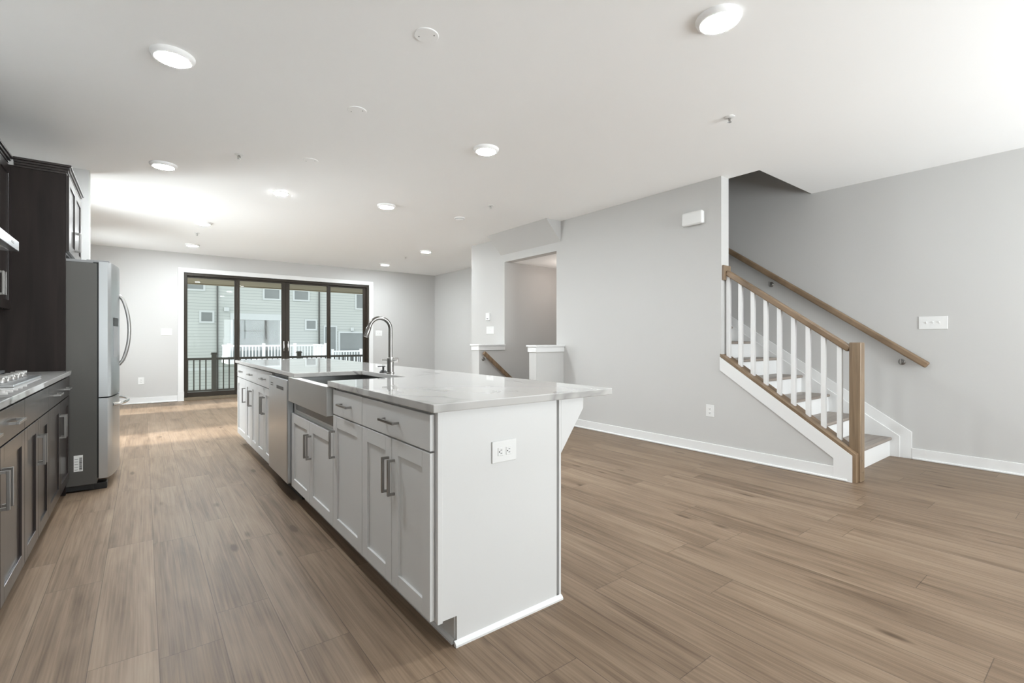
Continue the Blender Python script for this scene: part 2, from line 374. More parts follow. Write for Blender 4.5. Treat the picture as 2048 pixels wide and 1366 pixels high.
# knee walls flanking the stairwell
struct('wall_knee_near', MB().box(4.005, XS, 4.69, 4.83, 0, 1.045), 'wall', 'right hand knee wall beside the stairwell')
struct('wall_knee_far', MB().box(4.01, XS, 6.02, 6.20, 0, 1.045), 'wall', 'left hand knee wall beside the stairwell')
def cap(y0, y1, x0):
    m = MB().box(x0-.03, XS, y0-.03, y1+.03, 1.045, 1.068, .004)
    m.box(x0-.015, XS, y0-.015, y1+.015, .978, 1.045, .002)
    return m
struct('trim_4', cap(4.69, 4.83, 4.005), 'trim', 'white cap on the right hand knee wall', 'trim')
struct('trim_5', cap(6.02, 6.20, 4.01), 'trim', 'white cap on the left hand knee wall', 'trim')
# baseboards
def baseb(runs):
    m = MB()
    for ax, c, s, a0, a1 in runs:     # ax: wall normal axis, c plane, s direction into the room
        for th, z1, bv in ((.014, .105, .003), (.027, .020, .008)):
            if ax == 0: m.box(c, c+s*th, a0, a1, 0, z1, bv)
            else: m.box(a0, a1, c, c+s*th, 0, z1, bv)
    return m
struct('baseboard_right', baseb([(0, XR, -1, YB, 1.293), (0, XR, -1, 6.974, YF)]), 'trim', 'white baseboard along the right wall', 'baseboard')
struct('baseboard_stair', baseb([(0, XS, -1, 1.40, 4.69), (0, XS, -1, 6.20, 6.974)]), 'trim', 'white baseboard along the stair wall', 'baseboard')
struct('baseboard_far', baseb([(1, YF, -1, XL, .50), (1, YF, -1, 4.225, XR)]), 'trim', 'white baseboard either side of the sliding door', 'baseboard')
struct('baseboard_back', baseb([(1, YB, 1, XL, XR)]), 'trim', 'white baseboard under the front windows', 'baseboard')
struct('baseboard_left', baseb([(0, XL, 1, 6.17, YF), (1, 6.05, -1, XL, -.405), (0, -.405, 1, 6.05, 6.17)]), 'trim', 'white baseboard by the refrigerator alcove', 'baseboard')
# casing of the sliding door
cs = MB().box(.507, .597, YF-.02, YF, .175, 2.388, .003).box(4.128, 4.222, YF-.02, YF, .175, 2.388, .003).box(.507, 4.222, YF-.022, YF, 2.388, 2.472, .003)
cs.box(.50, .60, YF-.028, YF, 0, .175, .003).box(4.125, 4.229, YF-.028, YF, 0, .175, .003)
struct('trim_1', cs, 'trim', 'white casing with plinth blocks around the sliding door', 'trim')

# sliding door
d1 = thing('door_1', 'four panel bronze framed sliding glass door in the far wall', 'door', (2.36, YF+.05, 0), kind='structure')
fr = MB().box(.60, .648, YF+.01, YF+.12, 0, 2.385, .003).box(4.075, 4.125, YF+.01, YF+.12, 0, 2.385, .003).box(.648, 4.075, YF+.01, YF+.12, 2.335, 2.385, .003)
part('frame', fr, 'bronze', d1)
part('sill', MB().box(.60, 4.125, YF-.02, YF+.125, 0, .055, .004), 'brass', d1, 'bronze coloured sill')
gx = [(.658, 1.428), (1.514, 2.278), (2.432, 3.195), (3.281, 4.015)]
ox = [(.635, 1.471), (1.471, 2.355), (2.355, 3.238), (3.238, 4.088)]
for i, ((a, b), (p, q)) in enumerate(zip(gx, ox)):
    y0 = YF+.03 if i in (1, 2) else YF+.065
    m = MB().box(p+.0005, a, y0, y0+.04, .056, 2.334, .003).box(b, q-.0005, y0, y0+.04, .056, 2.334, .003).box(a, b, y0, y0+.04, .056, .142, .003).box(a, b, y0, y0+.04, 2.302, 2.334, .003)
    pn = part('door_panel', m, 'bronze', d1)
    part('glass_pane', MB().box(a-.01, b+.01, y0+.018, y0+.022, .13, 2.31), 'glass', pn, 'clear glass')
    if i in (1, 2):
        hx = b+.055 if i == 1 else a-.055
        sg = -1 if i == 1 else 1
        part('handle', MB().tube([(hx, y0, 1.11), (hx+sg*.02, y0-.035, 1.10), (hx+sg*.02, y0-.045, 1.0), (hx+sg*.02, y0-.035, .90), (hx, y0, .89)], .008, 10), 'chrome', pn, 'pale metal pull handle')
# windows
def window(name, axis, a0, a1, z0, z1, c, depth, label, mull):
    w = thing(name, label, 'window', ((a0+a1)/2, c, z0) if axis == 1 else (c, (a0+a1)/2, z0), kind='structure')
    def bx(m, u0, u1, d0, d1, w0, w1):
        if axis == 1: m.box(u0, u1, c+d0, c+d1, w0, w1, .003)
        else: m.box(c+d0, c+d1, u0, u1, w0, w1, .003)
    m = MB()
    bx(m, a0, a0+.06, 0, depth, z0, z1); bx(m, a1-.06, a1, 0, depth, z0, z1); bx(m, a0, a1, 0, depth, z0, z0+.06); bx(m, a0, a1, 0, depth, z1-.06, z1)
    for k in range(1, mull): u = a0+(a1-a0)*k/mull; bx(m, u-.03, u+.03, 0, depth, z0, z1)
    part('frame', m, 'trim', w)
    g = MB(); bx(g, a0+.03, a1-.03, depth*.5, depth*.5+.004, z0+.03, z1-.03); part('glass_pane', g, 'glass', w)
window('window_1', 1, 2.8, 5.4, .3, 2.4, YB-.11, .08, 'wide window in the front wall, right side', 3)
window('window_2', 1, -.45, 1.95, .3, 2.4, YB-.11, .08, 'wide window in the front wall, left side', 3)
window('window_3', 0, 6.5, 7.4, .52, 2.37, XL-.11, .08, 'side window just past the refrigerator', 1)
window('window_4', 0, 9.25, 10.15, .52, 2.37, XL-.11, .08, 'side window near the sliding door', 1)

# ------------------------------------------------------------------ stairs
SK = 0.686
def zl(y): return .236+SK*(y-1.368)          # top of the stringer cap
RUN, RISE, Y1 = .266, .1865, 1.441
sc = thing('staircase', 'staircase with grey brown wood treads and white risers beyond the newel post', 'staircase', (5.2, 1.45, 0))
for k in range(12):
    y, z = Y1+RUN*k, RISE*(k+1)
    part('riser', MB().box(4.63, XR-.022, y+.02, y+.04, z-RISE, z-.03), 'trim', sc, 'white riser')
    t = MB().box(4.63, XR-.022, y, y+RUN+.03, z-.03, z, .012, 3)
    part('tread', t, 'tread', sc, 'grey brown wooden tread')
# stringer board and its sloped cap (part of the wall trim)
o_ = .016
sk = MB().prism([(XS-o_, y, z) for y, z in ((1.368,.0),(1.368,.215),(2.474,.973),(2.474,.842),(1.50,.172),(1.50,.0))], (o_, 0, 0), .001)
struct('trim_2', sk, 'trim', 'white skirt board sloping under the stair balusters', 'trim')
wc = MB().prism([(4.478, y, z) for y, z in ((1.343,.0),(1.343,.228),(1.355,.236),(2.474,1.003),(2.474,.975),(1.368,.214),(1.368,.0))], (.155, 0, 0), .002)
struct('trim_6', wc, 'rail', 'brown wooden cap along the stair skirt board', 'trim')
# skirt on the right wall
def rz(y): return .258+.661*(y-1.293)
b1 = [(1.293, 0), (1.293, .258), (4.6, rz(4.6)), (4.6, rz(4.6)-.5), (1.6, 0)]
b2 = [(1.383, 0), (1.383, .205), (4.6, .205+.661*(4.6-1.383)), (4.6, 1.9), (1.7, 0)]
m = MB().prism([(XR, y, z) for y, z in b1], (-.012, 0, 0), .002).prism([(XR, y, z) for y, z in b2], (-.022, 0, 0), .002)
struct('trim_3', m, 'trim', 'white stepped skirt board on the wall side of the staircase', 'trim')
# balustrade
bl = thing('stair_balustrade', 'balustrade with square wooden newel post, sloping brown handrail and white balusters', 'railing', (4.57, 1.37, 0))
nw = MB().box(4.534, 4.626, 1.327, 1.409, 0, 1.119, .007, 3)
nwo = part('newel_post', nw, 'railx', bl)
for zz, dx in ((.17, .03), (.15, .055), (.075, .03), (.075, .06)):
    part('screw', MB().lathe([(.005, -.0015), (.005, .001)], (4.534+dx, 1.327, zz), 12, 'y'), 'chrome', nwo, 'small metal screw head')
def rt(y): return 1.098+.7125*(y-1.416)      # top of the handrail
yb0, yb1 = 1.409, 2.467
hr = MB().bar((4.567, yb0, rt(yb0)-.030), (4.567, yb1-.02, rt(yb1-.02)-.030), .062, .052, .010)
part('handrail', hr, 'rail', bl, 'brown wooden handrail')
part('rosette', MB().box(4.50, 4.634, 2.445, 2.467, 1.725, 1.872, .004), 'railx', bl, 'brown wooden end block')
for k in range(9):
    y = 2.430-.1185*k
    part('baluster', MB().box(4.55, 4.584, y-.017, y+.017, zl(y)-.01, rt(y)-.05), 'trim', bl)
def handrail_wall(name, label, p0, p1, brackets, off, mat='rail'):
    t = thing(name, label, 'handrail', p0)
    part('rail', MB().bar(p0, p1, .045, .062, .014), mat, t)
    for q in brackets:
        q = Vector(q); w = q+Vector(off)
        b = MB().tube([w, w*.4+q*.6+Vector((0,0,-.01)), q+Vector((0, 0, -.012)), q+Vector((0, 0, .03))], .007, 10)
        ax = 'x' if abs(off[0]) > abs(off[1]) else 'y'
        sg = 1 if (off[0] if ax == 'x' else off[1]) > 0 else -1
        b.lathe([(.030, 0), (.030, -sg*.004), (.018, -sg*.014)], w, 20, ax)
        part('bracket', b, 'nickel', t, 'round metal bracket')
    return t
p0 = (5.77, 1.165, .90); p1 = (5.77, 4.55, .90+.7045*(4.55-1.165))
handrail_wall('wall_handrail', 'brown wooden handrail on round brackets along the wall behind the stairs', p0, p1, [(5.77, 1.37, .925), (5.77, 2.59, 1.785), (5.77, 3.85, 2.672)], (XR-5.77, 0, 0))
handrail_wall('stairwell_handrail', 'brown wooden handrail descending from the left knee wall', (4.05, 5.955, .945), (5.7, 5.955, .945-.82*1.65), [(4.085, 5.955, .845), (5.2, 5.955, -.065)], (0, 6.02-5.955, 0))

# ------------------------------------------------------------------ cabinets
def shaker(m, x, s, y0, y1, z0, z1, th=.019, fw=.062, rec=.009):
    # door slab: front face at x, s = direction from the front into the cabinet
    xb = x+s*th; b = .0014
    m.box(x, xb, y0, y0+fw, z0, z1, b); m.box(x, xb, y1-fw, y1, z0, z1, b)
    m.box(x, xb, y0+fw, y1-fw, z0, z0+fw, b); m.box(x, xb, y0+fw, y1-fw, z1-fw, z1, b)
    m.box(x+s*rec, xb, y0+fw-.002, y1-fw+.002, z0+fw-.002, z1-fw+.002)
    return m
def vpull(x, s, y, z0, z1):
    m = MB(); w = .0055; xo = x-s*.032
    m.box(xo, xo+s*.011, y-w, y+w, z0, z1, .001)
    for z in (z0, z1-.011): m.box(xo+s*.0112, x, y-w+.0004, y+w-.0004, z+.0004, z+.0106)
    return m
def hpull(x, s, yc, z, ln=.15):
    m = MB(); w = .0055; xo = x-s*.032
    m.box(xo, xo+s*.011, yc-ln/2, yc+ln/2, z-w, z+w, .001)
    for y in (yc-ln/2, yc+ln/2-.011): m.box(xo+s*.0112, x, y+.0004, y+.0106, z-w+.0004, z+w-.0004)
    return m
def base_cabinet(label, x, s, y0, y1, mat, back, drawer=True, doors=2, pulls=1, hinge='near', zt=.729, group=None, drawer_pull=True, pull_len=.15):
    """x: door face plane, s: direction into the cabinet; doors 1 or 2"""
    t = thing('base_cabinet', label, 'cabinet', ((x+back)/2, (y0+y1)/2, 0), group)
    xc = x+s*.021; g = .0024
    part('body', MB().box(xc, back, y0+.0008, y1-.0008, .11, .876), mat, t)
    tk = MB().box(x+s*.10, back, y0+.0008, y1-.0008, 0, .11)
    if s > 0: tk.prism([(.927, y0+.0008, 0), (.914, y0+.0008, 0), (.914, y0+.0008, .008), (.919, y0+.0008, .016), (.927, y0+.0008, .02)], (0, y1-y0-.0016, 0))
    part('toe_kick', tk, mat, t)
    if drawer:
        d = part('drawer', MB().box(x, x+s*.019, y0+g, y1-g, .736, .870, .0016), mat, t)
        if drawer_pull:
            if pulls == 1: part('handle', hpull(x, s, (y0+y1)/2, .803, pull_len), 'nickel', d, 'square bar pull')
            else:
                for f in (.27, .73): part('handle', hpull(x, s, y0+(y1-y0)*f, .803, pull_len), 'nickel', d, 'square bar pull')
    e = [(y0, y1)] if doors == 1 else [(y0, (y0+y1)/2), ((y0+y1)/2, y1)]
    for i, (a, b) in enumerate(e):
        d = part('door', shaker(MB(), x, s, a+g, b-g, .116, zt), mat, t)
        if doors == 2: yp = b-.03 if i == 0 else a+.03
        else: yp = b-.03 if hinge == 'near' else a+.03
        part('handle', vpull(x, s, yp, zt-.08-.15, zt-.08), 'nickel', d, 'square bar pull')
    return t
XI, BI = .825, 1.43
G1 = 'white cabinets of the kitchen island'
base_cabinet('white island cabinet with wide drawer and two doors, nearest the end panel', XI, 1, 1.557, 2.241, 'cab', BI, group=G1)
base_cabinet('narrow white island cabinet with one drawer and one door, right of the farmhouse sink', XI, 1, 2.241, 2.680, 'cab', BI, doors=1, hinge='near', group=G1)
sk_ = base_cabinet('white two-door island cabinet with short doors under the farmhouse sink', XI, 1, 2.680, 3.608, 'cab', BI, drawer=False, zt=.628, group=G1)
base_cabinet('white island cabinet with two doors immediately left of the dishwasher', XI, 1, 4.255, 4.895, 'cab', BI, group=G1)
base_cabinet('white island cabinet, second one left of the dishwasher, two doors', XI, 1, 4.895, 5.50, 'cab', BI, group=G1)
base_cabinet('white single-door island cabinet at the far end by the sliding door', XI, 1, 5.50, 6.045, 'cab', BI, doors=1, hinge='far', group=G1)
# carve the sink cabinet body lower so that the basin sits inside
for c in [c for c in bpy.data.objects if c.parent == sk_ and c.name.startswith('body')]:
    bpy.data.objects.remove(c)
part('body', MB().box(.846, BI, 2.681, 3.607, .11, .64).box(.846, .86, 2.681, 2.70, .64, .876).box(.846, .86, 3.59, 3.607, .64, .876).box(1.32, BI, 2.681, 3.607, .64, .876).box(.850, .862, 2.70, 3.59, .63, .716), 'cab', sk_)
# end panel, back panel, gusset
ep = thing('island_end_panel', 'plain white panel closing the near end of the kitchen island', 'panel', (1.15, 1.55, 0))
pts = [(.867, 1.545, .11), (.93, 1.545, .11), (.93, 1.545, 0), (1.437, 1.545, 0), (1.437, 1.545, .884), (.867, 1.545, .884)]
part('panel', MB().prism(pts, (0, .012, 0)), 'cab', ep)
part('corner_strip', MB().box(.847, .868, 1.541, 1.557, .105, .884, .0015), 'cab', ep)
part('shoe_moulding', MB().prism([(.918, 1.545, 0), (.918, 1.530, 0), (.918, 1.530, .008), (.918, 1.536, .016), (.918, 1.545, .02)], (.545, 0, 0)), 'trim', ep, 'white shoe moulding')
bk = thing('island_back_panel', 'white back panel of the island with a sloping bracket under the overhang', 'panel', (1.455, 3.8, 0))
part('panel', MB().box(1.452, 1.464, 1.545, 6.045, 0, .884, .001).box(1.437, 1.452, 1.56, 6.045, 0, .884), 'cab', bk)
for y in (1.545, 3.75, 5.95):
    part('bracket', MB().prism([(1.464, y, .884), (1.606, y, .884), (1.604, y, .828), (1.464, y, .640)], (0, .04, 0), .002), 'cab', bk, 'white sloping bracket')
# worktop with the sink cut-out
tp = MB().plate(2, [.809, 1.276, 1.756], [1.503, 2.728, 3.468, 6.088], [(.809, 1.276, 2.728, 3.468)], .884, CT)
bmesh.ops.bevel(tp.bm, geom=[e for e in tp.bm.edges if e.calc_face_angle(0) > 1], offset=.003, segments=2, affect='EDGES', profile=.5)
one('countertop', tp, 'quartz', 'long glossy white quartz worktop with grey veins on the island', 'worktop', (1.28, 3.8, .884))
# sink
sn = thing('farmhouse_sink', 'stainless steel apron-front sink set into the island', 'sink', (1.0, 3.15, .72))
part('apron', MB().box(.798, .846, 2.709, 3.582, .716, .8835, .004, 3), 'steelh', sn)
ba = MB().box(.846, .850, 2.72, 3.57, .66, .880).box(1.30, 1.304, 2.72, 3.57, .66, .883).box(.846, 1.304, 2.72, 2.724, .66, .883).box(.846, 1.304, 3.566, 3.57, .66, .883).box(.846, 1.304, 2.72, 3.57, .655, .660)
part('basin', ba, 'basin', sn)
part('drain', MB().lathe([(.045, .660), (.045, .663), (.03, .661)], (1.12, 3.15, 0), 24), 'chrome', sn)
# faucet
fx, fy = 1.319, 3.054
fc = thing('faucet', 'tall gooseneck pull-down faucet in brushed metal behind the sink', 'faucet', (fx, fy, CT))
part('base', MB().lathe([(.026, CT), (.026, CT+.006), (.0215, CT+.010), (.0215, .992)], (fx, fy, 0), 28), 'faucet', fc)
part('collar', MB().lathe([(.0215, .992), (.0225, .994), (.0225, 1.018), (.0185, 1.022)], (fx, fy, 0), 28), 'nickel', fc)
r = .073; zc = 1.299-.0135-r
pts = [(fx, fy, 1.018), (fx, fy, 1.1), (fx, fy, zc)]
for k in range(1, 15): a = math.radians(160)*k/14; pts.append((fx-r+r*math.cos(a), fy, zc+r*math.sin(a)))
e_ = Vector(pts[-1]); dv = Vector((-math.sin(math.radians(20)), 0, -math.cos(math.radians(20))))
pts.append(tuple(e_+dv*.012))
part('spout', MB().tube(pts, .0135, 18), 'faucet', fc)
part('spray_head', MB().tube([e_+dv*.012, e_+dv*.02, e_+dv*.075, e_+dv*.082], [.0138, .0152, .0172, .0150], 18), 'faucet', fc)
dn = Vector((.82, -.57, 0)); cc = Vector((fx, fy, 1.005))
part('handle', MB().tube([cc+dn*.018, cc+dn*.022, cc+dn*.048, cc+dn*.052], [.012, .0165, .0165, .0145], 20).tube([cc-dn*.055+Vector((0,0,.001)), cc-dn*.02, cc+dn*.02], .0048, 10), 'chrome', fc, 'bright lever handle with round hub')
one('soap_dispenser', MB().lathe([(.026, CT), (.026, CT+.004), (.018, CT+.014), (.007, CT+.019), (.007, CT+.038), (.016, CT+.040), (.016, CT+.045), (.004, CT+.047)], (1.323, 3.185, 0), 24).bar((1.323, 3.185, CT+.043), (1.285, 3.185, CT+.041), .010, .006), 'black', 'small black soap dispenser beside the faucet', 'soap dispenser', (1.323, 3.185, CT))
# dishwasher
dw = thing('dishwasher', 'stainless steel dishwasher in the island left of the sink', 'dishwasher', (1.1, 3.93, 0))
part('body', MB().box(.845, BI, 3.620, 4.245, .10, .87), 'greyplastic', dw)
dd = part('door', MB().box(.800, .843, 3.622, 4.243, .128, .858, .005, 3), 'steel', dw)
part('pocket_handle', MB().box(.7992, .815, 3.74, 3.96, .775, .800, .002), 'black', dd, 'black recessed grip')
part('control_slot', MB().box(.7993, .81, 4.08, 4.17, .802, .808).box(.7993, .81, 4.08, 4.17, .786, .792), 'black', dd, 'two small dark slots')
part('toe_kick', MB().box(.90, 1.0, 3.622, 4.243, 0, .10), 'black', dw)
# wall plates
def frame_of(axis, s, p):
    """returns f(u,v,d): u along the wall to the right as seen from the room, v up, d out of the wall"""
    p = Vector(p)
    if axis == 1: return lambda u, v, d: p+Vector((u*(1 if s < 0 else -1), s*d, v))
    return lambda u, v, d: p+Vector((s*d, u*(1 if s > 0 else -1), v))
def fbox(m, f, u0, u1, v0, v1, d0, d1, b=0):
    a, c = f(u0, v0, d0), f(u1, v1, d1); m.box(a.x, c.x, a.y, c.y, a.z, c.z, b, 2); return m
def outlet(label, axis, s, p, horizontal=False):
    f = frame_of(axis, s, p); t = thing('wall_outlet', label, 'outlet', p, 'duplex wall outlets')
    R = (lambda u, v: (v, u)) if horizontal else (lambda u, v: (u, v))
    def bb(m, u0, u1, v0, v1, d0, d1, b=0):
        (a, c), (e, g) = R(u0, v0), R(u1, v1); return fbox(m, f, min(a, e), max(a, e), min(c, g), max(c, g), d0, d1, b)
    part('cover_plate', bb(MB(), -.043, .043, -.060, .060, 0, .006, .003), 'white', t)
    for c in (-.020, .020):
        k = part('receptacle', bb(MB(), -.0165, .0165, c-.0135, c+.0135, .004, .0085, .0035), 'white', t)
        sl_ = MB(); bb(sl_, -.0075, -.0055, c-.002, c+.006, .008, .0089); bb(sl_, .0055, .0075, c-.002, c+.006, .008, .0089); bb(sl_, -.0025, .0025, c-.0095, c-.0045, .008, .0089)
        part('slot', sl_, 'black', k, 'dark plug slots')
    return t
def switch(label, axis, s, p, gangs):
    f = frame_of(axis, s, p); t = thing('light_switch', label, 'switch', p, 'toggle light switch plates')
    w = .035+.023*gangs
    part('cover_plate', fbox(MB(), f, -w, w, -.060, .060, 0, .006, .003), 'white', t)
    for g in range(gangs):
        u = (g-(gangs-1)/2)*.046
        m = fbox(MB(), f, u-.005, u+.005, -.012, .012, .005, .008, .001); fbox(m, f, u-.0035, u+.0035, 0, .010, .006, .018, .002)
        part('toggle', m, 'white', t)
    return t
outlet('white duplex outlet mounted sideways on the island end panel', 1, -1, (1.148, 1.545, .697), True)
outlet('white duplex outlet low on the stair wall below the sloping skirt board', 0, -1, (XS, 2.582, .430))
outlet('white duplex outlet low on the far wall left of the sliding door', 1, -1, (-.03, YF, .405))
switch('white double switch plate on the far wall left of the sliding door', 1, -1, (.337, YF, 1.28), 2)
switch('white switch plate on the far wall right of the sliding door behind the faucet', 1, -1, (4.36, YF, 1.28), 2)
switch('white three-gang switch plate on the right wall beyond the stairs', 0, -1, (XR, 1.14, 1.298), 3)
switch('white three-gang switch plate under the thermostat', 0, -1, (XS, 6.41, 1.29), 3)
th = thing('thermostat', 'small white thermostat on the wall above the left knee wall', 'thermostat', (XS, 6.455, 1.515))
part('case', MB().box(XS-.028, XS, 6.405, 6.505, 1.455, 1.575, .004), 'white', th)
part('display', MB().box(XS-.0285, XS-.02, 6.43, 6.48, 1.475, 1.485), 'black', th, 'small dark mark')
ch = thing('door_chime', 'white rounded door chime box high on the stair wall', 'door chime', (XS, 2.755, 2.38))
part('cover', MB().box(XS-.055, XS-.01, 2.637, 2.873, 2.312, 2.450, .022, 4), 'white', ch)
part('base', MB().box(XS-.012, XS, 2.645, 2.865, 2.32, 2.442, .002), 'white', ch)
one('floor_register', MB().box(.06, .36, YF-.13, YF-.035, 0, .006, .002), 'vent', 'brown floor register below the far wall left of the sliding door', 'floor vent', (.2, YF-.08, 0))

# ------------------------------------------------------------------ kitchen wall, left
XK = -.43
G2 = 'dark base cabinets along the left wall'
base_cabinet('dark base cabinet under the worktop beside the refrigerator', XK, -1, 3.81, 4.768, 'dark', XL+.002, pulls=2, group=G2)
base_cabinet('dark base cabinet below the cooktop with a plain false drawer front', XK, -1, 3.10, 3.81, 'dark', XL+.002, drawer_pull=False, group=G2)
base_cabinet('dark base cabinet at the left edge of the picture with two drawer pulls', XK, -1, 2.15, 3.10, 'dark', XL+.002, pulls=2, group=G2)
tp = MB().box(XL+.002, -.4175, 2.13, 4.768, .884, CT, .003)
one('countertop', tp, 'quartz', 'white quartz worktop on the dark cabinets beneath the range hood', 'worktop', (-.74, 3.45, .884))
one('refrigerator_side_panel', MB().box(XL+.002, -.45, 4.770, 4.789, 0, 2.36, .001), 'darkpanel', 'tall dark brown panel between worktop and refrigerator', 'panel', (-.75, 4.78, 0))
def crown(m, kind, a0, a1, c, s):
    # stepped crown along y (kind 'y', face x=c) or x (kind 'x', face y=c), s outward
    for z0, z1, d in ((2.350, 2.366, .008), (2.366, 2.382, .016), (2.382, 2.398, .026), (2.398, 2.414, .036)):
        if kind == 'y': m.box(c-s*.02, c+s*d, a0, a1+d, z0, z1, .002)
        else: m.box(a0, a1+d, c-s*.004, c+s*d, z0, z1, .002)
    return m
one('crown_moulding', crown(MB(), 'x', -.715, -.45, 4.770, -1), 'dark', 'dark crown moulding across the top of the tall side panel', 'moulding', (-.6, 4.76, 2.35))
uc = thing('wall_cabinet', 'dark upper cabinet between range hood and tall side panel', 'cabinet', (-.9, 4.41, 1.35), 'dark upper cabinets')
part('body', MB().box(XL+.002, -.752, 4.052, 4.768, 1.35, 2.352), 'dark', uc)
part('crown_moulding', crown(MB(), 'y', 4.052, 4.735, -.752, 1), 'dark', uc)
for i, (a, b) in enumerate(((4.054, 4.409), (4.412, 4.767))):
    d = part('door', shaker(MB(), -.731, -1, a, b, 1.352, 2.346, fw=.062), 'dark', uc)
    part('handle', vpull(-.731, -1, b-.03 if i == 0 else a+.03, 1.43, 1.58), 'nickel', d, 'square bar pull')
fcab = thing('wall_cabinet', 'dark upper cabinet with two doors above the refrigerator', 'cabinet', (-.75, 5.22, 1.775), 'dark upper cabinets')
part('body', MB().box(XL+.002, -.452, 4.790, 5.65, 1.775, 2.352), 'dark', fcab)
part('crown_moulding', crown(MB(), 'y', 4.770, 5.65, -.452, 1), 'dark', fcab)
for i, (a, b) in enumerate(((4.774, 5.210), (5.213, 5.648))):
    d = part('door', shaker(MB(), -.431, -1, a, b, 1.790, 2.346), 'dark', fcab)
    part('handle', vpull(-.431, -1, b-.03 if i == 0 else a+.03, 1.85, 2.00), 'nickel', d, 'square bar pull')
# range hood
hd = thing('range_hood', 'slim range hood above the cooktop at the left edge', 'range hood', (-.82, 3.67, 1.66))
part('canopy', MB().prism([(XL+.002, 3.30, 1.665), (-.585, 3.30, 1.665), (-.585, 3.30, 1.722), (-.68, 3.30, 1.80), (XL+.002, 3.30, 1.80)], (0, .745, 0), .003), 'steel', hd)
part('filter', MB().box(-1.0, -.62, 3.36, 3.98, 1.660, 1.668), 'greyplastic', hd, 'grey filter underside')
part('lamp', MB().lathe([(.028, 1.654), (.032, 1.661)], (-.66, 3.80, 0), 20), 'hoodlens', hd, 'lit round lamp')
part('badge', MB().box(-.586, -.583, 3.84, 3.90, 1.690, 1.702, .001), 'greyplastic', hd, 'small dark badge')
# cooktop
ck = thing('cooktop', 'stainless gas cooktop with black grates on the dark cabinet run', 'cooktop', (-.75, 3.66, CT))
part('pan', MB().box(-1.0, -.489, 3.275, 4.045, CT, CT+.012, .005, 3), 'steel', ck)
for y in (3.31, 3.60, 3.86):
    w = .255 if y < 3.7 else .17
    g = MB()
    for yy in (y, y+w-.014): g.box(-.97, -.64, yy, yy+.014, CT+.035, CT+.05, .003)
    for xx in (-.97, -.81, -.654): g.box(xx, xx+.014, y, y+w, CT+.035, CT+.05, .003)
    g.box(-.97, -.64, y+w/2-.007, y+w/2+.007, CT+.037, CT+.05, .003)
    for xx in (-.968, -.654):
        for yy in (y, y+w-.012): g.box(xx, xx+.012, yy, yy+.012, CT+.011, CT+.036)
    part('grate', g, 'iron', ck, 'black cast iron grate')
for k in range(5):
    y = 3.46+.125*k
    kb = part('knob', MB().lathe([(.024, CT+.011), (.024, CT+.020), (.019, CT+.036), (.018, CT+.038)], (-.565, y, 0), 20).box(-.588, -.540, y-.005, y+.005, CT+.03, CT+.048, .002), 'nickel', ck, 'metal control knob')
    part('burner' if False else 'skirt', MB().lathe([(.028, CT+.0115), (.026, CT+.014)], (-.565, y, 0), 20), 'black', kb, 'black ring')
for x, y in ((-.82, 3.44), (-.82, 3.73), (-.82, 3.95)):
    part('burner', MB().lathe([(.045, CT+.011), (.045, CT+.018), (.032, CT+.020), (.032, CT+.028), (.028, CT+.030)], (x, y, 0), 24), 'black', ck)
# refrigerator
F0, F1 = 4.802, 5.69
fg = thing('refrigerator', 'stainless french-door refrigerator with grey side standing past the dark panel', 'refrigerator', (-.6, 5.245, 0))
part('body', MB().box(-1.02, -.278, F0, F1, .05, 1.722, .003), 'fridge', fg)
part('top_cover', MB().box(-1.0, -.30, F0+.004, F1-.004, 1.722, 1.742, .004).box(-.34, -.205, F0+.01, F0+.10, 1.728, 1.748, .006).box(-.34, -.205, F1-.10, F1-.01, 1.728, 1.748, .006), 'greyplastic', fg, 'grey top with hinge covers')
def arcx(y): return -.160-.046*((y-(F0+F1)/2)/((F1-F0)/2))**2
def doorm(y0, y1, z0, z1):
    n = 14; p = [(-.268, y0, z0)]
    for k in range(n+1):
        y = y0+(y1-y0)*k/n; e = 0
        dd_ = min(y-y0, y1-y)
        if dd_ < .012: e = .010*(1-dd_/.012)**2
        p.append((arcx(y)-e, y, z0))
    p.append((-.268, y1, z0))
    q = MB().prism(p, (0, 0, z1-z0)); q.round = True; return q
ym = (F0+F1)/2
dA = part('door', doorm(F0, ym-.002, .705, 1.735), 'steel', fg, 'stainless door with dispenser')
dB = part('door', doorm(ym+.002, F1, .705, 1.735), 'steel', fg)
dC = part('freezer_drawer', doorm(F0, F1, .085, .695), 'steel', fg)
part('gasket', MB().box(-.278, -.262, F0+.012, F1-.012, .09, 1.73), 'black', fg, 'dark door gasket')
part('foot', MB().box(-.33, -.22, F0+.02, F0+.12, 0, .05, .005), 'black', fg)
part('foot', MB().box(-.33, -.22, F1-.12, F1-.02, 0, .05, .005), 'black', fg)
part('foot', MB().box(-.98, -.88, F0+.02, F1-.02, 0, .05, .005), 'black', fg)
part('base_grille', MB().box(-.90, -.30, F0+.01, F1-.01, .012, .06), 'black', fg)
for y, dr in ((ym-.042, dA), (ym+.042, dB)):
    zz = [.93+(1.517-.93)*k/16 for k in range(17)]
    pts = [(arcx(y)+.004+.062*(1-((z-1.2235)/.2935)**2)**.8 if abs(z-1.2235) < .2934 else arcx(y)-.002, y, z) for z in zz]
    part('handle', MB().tube(pts, .0125, 12), 'nickel', dr, 'bowed dark metal handle')
yy_ = [4.90+.69*k/14 for k in range(15)]
pts = [(arcx(y)+(-.002 if k in (0, 14) else .012+.045*(1-((y-ym)/.345)**2)**.7), y, .632) for k, y in enumerate(yy_)]
part('handle', MB().tube(pts, .0125, 12), 'chrome', dC, 'bowed metal handle')
